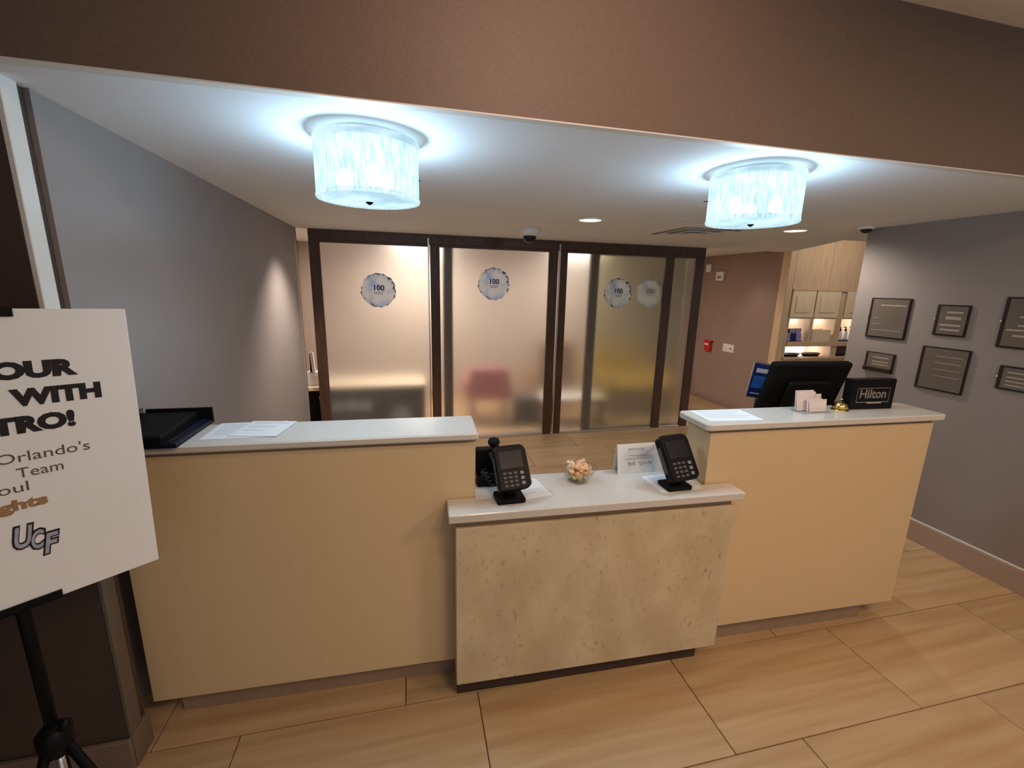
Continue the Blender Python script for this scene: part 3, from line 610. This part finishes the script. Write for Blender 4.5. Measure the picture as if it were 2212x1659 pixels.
# ------------------------------------------------------------------ far right wall fittings
fa = thing('fire_alarm_pull', 'red fire alarm pull station on the far brown wall', 'fire alarm', (4.64, 5.93, .79), 0)
obj('housing', B(-.05, -.001, -.065, .065, 0, .15, bev=.008), 'red', fa); obj('pull_bar', B(-.062, -.05, -.045, .045, .09, .115, bev=.003), 'white', fa)
obj('cover_rim', B(-.058, -.001, -.085, .085, .15, .165, bev=.004), 'red', fa)
sp = thing('switch_plate', 'white two-gang switch plate right of the red fire alarm', 'switch', (4.64, 5.50, .83), 0)
obj('plate', B(-.010, -.001, -.115, .115, 0, .115, bev=.003), 'white', sp); obj('rocker', B(-.016, -.010, .03, .075, .03, .085, bev=.002), 'white', sp)
obj('dark_button', lathe([(0, -.006), (.018, -.006), (.018, .006), (0, .006)], 16, sx=.4, c=(-.012, -.05, .058)), 'blackm', sp)
s1_ = thing('wall_sensor', 'small white box high beside the screen frame on the far wall', 'sensor', (4.64, 6.12, 1.99), 0)
obj('case', B(-.04, -.001, -.05, .05, 0, .12, bev=.006), 'white', s1_)
s2_ = thing('wall_sensor', 'beige box sensor high on the far wall, right of the white one', 'sensor', (4.64, 5.83, 1.86), 0)
obj('case', B(-.05, -.001, -.08, .08, 0, .13, bev=.006), 'trim', s2_); obj('lens', B(-.055, -.05, -.04, .04, .03, .07, bev=.002), 'laminside', s2_)

# ------------------------------------------------------------------ pantry unit
YF = 4.62
pn = thing('pantry_cabinet', 'tall pale maple wall unit with lit open shelves beyond the passage', 'cabinet', (4.72, YF, 0), 0)
W_ = 1.30; Dp = .38
def pb(n, *a, **k):
    m_ = k.pop('m', 'oak'); par = k.pop('p', pn); return obj(n, B(*a, **k), m_, par)
pb('base_unit', 0, W_, 0, Dp, 0, .86, bev=.003)
pb('back_panel', 0, W_, Dp, Dp + .02, .86, 2.6, m='whitein')
pb('soffit_panel', 0, .55, 0, .03, 1.765, 2.61, bev=.002); pb('soffit_panel', .553, W_, 0, .03, 1.765, 2.61, bev=.002)
pb('cornice', -.01, W_, -.025, .02, 1.735, 1.765, bev=.004)
pb('side_panel', 0, .03, 0.001, Dp, .861, 1.734); pb('side_panel', W_ - .03, W_, 0.001, Dp, .861, 1.734)
pb('divider', .76, .86, 0.0, Dp, .861, 1.734); pb('divider', .355, .405, .0, Dp, 1.092, 1.39)
pb('shelf', .03, W_ - .03, -.02, Dp, 1.03, 1.09, bev=.003); pb('shelf', .03, W_ - .03, 0.001, Dp, 1.385, 1.42)
pb('counter_edge', 0, W_, -.03, Dp, .862, .885, bev=.003)
for x0, x1 in ((0.0, .365), (.375, .76), (.86, 1.22)):
    d = pb('door', x0 + .004, x1 - .004, -.022, -.001, 1.40, 1.732, m='oakdoor', bev=.003)
    pb('raised_panel', x0 + .06, x1 - .06, -.032, -.0225, 1.465, 1.67, m='oakdoor', bev=.008, p=d)
for x0, x1, z in ((.04, .35, 1.375), (.41, .75, 1.375), (.87, 1.21, 1.375), (.04, .75, 1.02)):
    pb('light_strip', x0, x1, .25, .27, z, z + .008, m='led')
mg = thing('magazine_rack', 'rack of purple and blue magazines on the upper left shelf', 'magazine rack', (4.90, YF + .06, 1.091), 0)
obj('rack_frame', B(-.14, .14, .02, .03, 0, .16), 'black', mg); obj('rack_base', B(-.14, .14, -.03, .03, 0, .004), 'black', mg)
for k in range(3):
    for r in range(2):
        tag(obj('magazine', B(-.04, .04, -.002, .002, 0, .10, mtx=Matrix.Rotation(-.1, 4, 'X')), ('purple', 'blue', 'purple')[(k + r) % 3], loc=(4.81 + k * .088, YF + .045 + r * .022, 1.096 + r * .05)),
            (('purple', 'deep blue', 'purple')[(k + r) % 3]) + ' magazine in the ' + ('lower front', 'upper rear')[r] + ' row of the rack, ' + ('left', 'middle', 'right')[k] + ' one', 'magazine', 'magazines in the pantry rack')
bx = thing('wooden_box', 'open maple tray box with a notched end on the middle shelf', 'box', (5.31, YF + .06, 1.091), 0)
bm = B(-.17, .12, -.06, -.05, 0, .15); box(bm, -.17, -.16, -.05, .10, 0, .15); box(bm, -.17, .165, .10, .11, 0, .15); box(bm, .155, .165, -.05, .10, 0, .08); box(bm, -.16, .155, -.05, .10, 0, .01)
obj('carcass', bm, 'oakdoor', bx); obj('notched_end', B(.121, .165, -.06, -.05, 0, .09), 'oak', bx)
tr = thing('bottle_tray', 'flat black tray under three bottles on the right shelf', 'tray', (5.75, YF + .06, 1.091), 0)
obj('tray', B(-.14, .14, -.05, .06, 0, .01, bev=.002), 'black', tr)
for k in range(3):
    bt = thing('pump_bottle', ('leftmost', 'middle', 'rightmost')[k] + ' of three small pale bottles with dark pump caps', 'bottle', (5.66 + .09 * k, YF + .06, 1.1012), 0, group='pump bottles on the pantry tray')
    obj('bottle', lathe([(0, 0), (.025, 0), (.027, .01), (.027, .09), (.012, .11), (.012, .12), (0, .12)], 16), 'white', bt, True)
    obj('pump', lathe([(0, .12), (.013, .12), (.013, .15), (.005, .152), (.005, .175), (0, .175)], 12), 'black', bt, True); obj('nozzle', B(-.03, .004, -.005, .005, .165, .176), 'black', bt)
for k, (x0, x1, lb) in enumerate(((4.76, 5.10, 'black serving tray at the left of the low pantry shelf'), (5.12, 5.44, 'black serving tray right of centre on the low pantry shelf'), (5.60, 5.88, 'black serving tray in the right-hand low bay'))):
    p = thing('serving_tray', lb, 'tray', ((x0 + x1) / 2, YF + .1, .886), 0); h = (x1 - x0) / 2
    bm = lathe([(0, .0), (h * .75, .0), (h, .035), (h - .01, .037), (h * .7, .006), (0, .006)], 28, sy=.35); obj('dish', bm, 'black', p, True); obj('rim', tube([((h) * math.cos(a), .35 * h * math.sin(a), .037) for a in [2 * PI * i / 28 for i in range(29)]], .003, 6), 'steel', p)

# ------------------------------------------------------------------ back office, seen past and through the glass
cd = thing('credenza', 'black open credenza with a pale top behind the left frosted door', 'cabinet', (-1.28, 4.95, 0), 0)
obj('top', B(0, 1.49, -.02, .5, .56, .60, bev=.003), 'cream', cd)
obj('carcass', (lambda bm: (box(bm, 0, .03, 0, .48, 0, .56), box(bm, 1.45, 1.48, 0, .48, 0, .56), box(bm, 0, 1.48, .44, .48, 0, .56), box(bm, .03, 1.45, 0, .44, 0, .05), box(bm, .03, .95, 0, .44, .28, .30), box(bm, .95, .97, 0, .44, .05, .56), bm)[-1])(bmesh.new()), 'blackm', cd)
obj('cupboard_front', B(.03, .42, -.012, .0, .05, .555, bev=.002), 'black', cd)
obj('key_hook', tube([(.36, -.02, .50), (.37, -.03, .46), (.37, -.02, .2)], .008, 6), 'metal', cd)
for k in range(3):
    for r in range(2):
        tag(obj('paper_stack', B(0, .13, 0, .3, 0, .11 - .02 * ((k + r) % 2), bev=.002), 'print', loc=(-.82 + k * .15, 5.0, (.051, .301)[r])), 'grey paper stack on the ' + ('bottom', 'upper')[r] + ' shelf of the black credenza, ' + ('left', 'middle', 'right')[k] + ' of three', 'paper stack', 'paper stacks in the credenza')
tag(obj('waste_bag', lathe([(0, 0), (.12, 0), (.15, .08), (.11, .2), (.03, .26), (0, .26)], 20, sy=.8), 'print', loc=(-.07, 5.15, .052)), 'grey bag in the right bay of the black credenza', 'bag')
pr = thing('label_printer', 'white box-shaped printer on the credenza beside the screen frame', 'printer', (-1.04, 5.02, .6005), 0)
obj('case', prism([(-.09, 0), (.13, 0), (.13, .2), (-.09, .2)], 0, .10, bev=.006), 'white', pr)
b_ = bmesh.new(); v = [b_.verts.new(c) for c in ((-.09, .0, .10), (.13, 0, .10), (.13, .2, .10), (-.09, .2, .10), (-.02, .03, .135), (.13, .03, .145), (.13, .17, .145), (-.02, .17, .135))]
for f in ((0, 1, 5, 4), (1, 2, 6, 5), (2, 3, 7, 6), (3, 0, 4, 7), (4, 5, 6, 7), (3, 2, 1, 0)): b_.faces.new([v[i] for i in f])
obj('lid', b_, 'white', pr); obj('paper_roll_holder', B(.02, .06, .05, .08, .13, .34, bev=.004, mtx=None), 'blackm', pr)
obj('paper_strip', B(.055, .085, .02, .05, .12, .36, mtx=Matrix.Rotation(-.06, 4, 'Y')), 'paper', pr)
def chair(label, x, y, rz, m_, h=.72, s=.5, grp=None):
    t = thing('armchair', label, 'chair', (x, y, 0), rz)
    obj('seat', B(-s / 2, s / 2, -s / 2, s / 2, .30, .42, bev=.04, seg=3), m_, t); obj('backrest', B(-s / 2, s / 2, s / 2 - .12, s / 2, .38, h, bev=.05, seg=3), m_, t)
    for sx in (-1, 1):
        obj('armrest', B(sx * s / 2 - .04, sx * s / 2 + .04, -s / 2, s / 2 - .05, .30, .56, bev=.03, seg=2), m_, t)
        for sy in (-1, 1): obj('leg', tube([(sx * s * .4, sy * s * .4, .0), (sx * s * .4, sy * s * .4, .31)], .018, 8), 'blackm', t)
chair('pink armchair blurred behind the middle frosted door', 1.0, 5.45, PI, 'pink', .72)
chair('tall tan armchair blurred behind the double stile', 1.98, 5.9, PI + .2, 'tan', 1.0, .55)
chair('mustard armchair blurred behind the right frosted door', 3.15, 5.75, 0, 'yellow', .85, .95)
lt = thing('low_table', 'pale low table blurred behind the right frosted door', 'table', (2.08, 5.2, 0), 0)
obj('table_top', B(-.42, .42, -.2, .2, .30, .34, bev=.01), 'white', lt)
for sx in (-1, 1):
    for sy in (-1, 1): obj('leg', B(sx * .36 - .02, sx * .36 + .02, sy * .15 - .02, sy * .15 + .02, 0, .30), 'blackm', lt)

sb = thing('storage_box', 'dark grey box blurred behind the middle frosted door, right of the pink armchair', 'box', (1.475, 5.25, 0), 0)
obj('box_body', B(-.16, .16, -.12, .12, 0, .30, bev=.01), 'plaqueb', sb); obj('box_lid', B(-.17, .17, -.13, .13, .301, .33, bev=.008), 'key', sb)
# ------------------------------------------------------------------ easel and its board
uu = Vector((.75, .661, -.033)).normalized(); up = Vector((.003, .046, .999)); up = (up - uu * up.dot(uu)).normalized(); nn = uu.cross(up)
TR = Vector((-.707, 1.357, 1.621))
mb = Matrix(((uu.x, up.x, nn.x, TR.x), (uu.y, up.y, nn.y, TR.y), (uu.z, up.z, nn.z, TR.z), (0, 0, 0, 1)))
bd = thing('poster_board', 'white foam poster board clamped on the black easel at left', 'sign', mtx=mb)
obj('board', B(-.56, 0, -.71, 0, -.006, 0, bev=.0008), 'foam', bd)
def bt(s, x0, x1, base, size, m_='ink', bold=0., name='lettering', shear=0): return text(name, s, size, m_, bd, (x0, -base, .0003), bold=bold, width=x1 - x0, shear=shear, ext=.0003)
bt('OUR', -.247, -.106, .156, .050, bold=.0033)
bt('WITH', -.225, -.069, .219, .050, bold=.0033)
bt('TRO!', -.262, -.124, .282, .050, bold=.0033)
bt("Orlando's", -.262, -.106, .351, .034, 'inkgrey')
bt('Team', -.235, -.158, .389, .034, 'inkgrey')
bt('oul', -.268, -.220, .422, .034, 'inkgrey')
bt('ights', -.282, -.193, .463, .034, 'gold', bold=.0018)
for s, x0, x1, b0, sz in (('U', -.262, -.222, .556, .072), ('C', -.236, -.205, .568, .062), ('F', -.218, -.182, .588, .070)):
    bt(s, x0, x1, b0, sz, 'ink', bold=.0056, name='emblem_outline', shear=.25)
    o = bt(s, x0 + .004, x1 - .004, b0, sz * .98, 'gold' if False else 'print', bold=.0016, name='emblem_letter', shear=.25); o.location.z += .0006
ez = thing('easel', 'black tripod easel holding the white poster board', 'easel', (-.925, 1.17, 0), 0)
obj('pole', tube([(0, 0, .46), (0, 0, 1.2)], .0135, 12), 'blackm', ez, True); obj('upper_pole', tube([(0, 0, 1.2), (-.002, .0, 1.66)], .010, 12), 'blackm', ez, True)
obj('collar', lathe([(.018, .93), (.022, .95), (.022, 1.0), (.018, 1.02)], 16), 'black', ez, True)
obj('hub', lathe([(.016, .47), (.034, .48), (.038, .50), (.036, .54), (.018, .56)], 18), 'black', ez, True)
obj('knob', lathe([(0, 0), (.012, 0), (.014, .008), (.012, .018), (0, .018)], 12), 'black', ez, True, loc=(.028, -.01, .56), rot=(0, 1.1, 0))
for a in (-.25, -1.75, 2.2):
    c, s_ = math.cos(a), math.sin(a)
    lg = obj('leg', tube([(.03 * c, .03 * s_, .50), (.28 * c, .28 * s_, .012)], .0115, 8), 'blackm', ez, True)
    obj('foot', lathe([(0, 0), (.015, 0), (.016, .01), (.012, .03), (0, .032)], 12, c=(.282 * c, .282 * s_, 0)), 'black', lg)
    obj('brace', tube([(.02 * c, .02 * s_, .30), (.14 * c, .14 * s_, .285)], .006, 6), 'black', ez, True)
obj('lower_tube', tube([(0, 0, .27), (0, 0, .47)], .009, 10), 'metal', ez, True)
def clamp(z0, z1, lip):
    mi = Matrix.Translation((-ez.location.x, -ez.location.y, 0)) @ mb
    bm = B(-.37, -.197, z0, z1, -.0105, -.0062, mtx=mi); box(bm, -.37, -.197, (z0 if lip < 0 else z1 - .002), (z0 + .002 if lip < 0 else z1), -.0105, .006, mtx=mi); box(bm, -.37, -.197, (z0 if lip < 0 else z1 - .02), (z0 + .02 if lip < 0 else z1), .0006, .005, mtx=mi); return bm
obj('lower_clamp', clamp(-.7125, -.68, -1), 'blackm', ez); obj('upper_clamp', clamp(-.03, .0025, 1), 'blackm', ez)
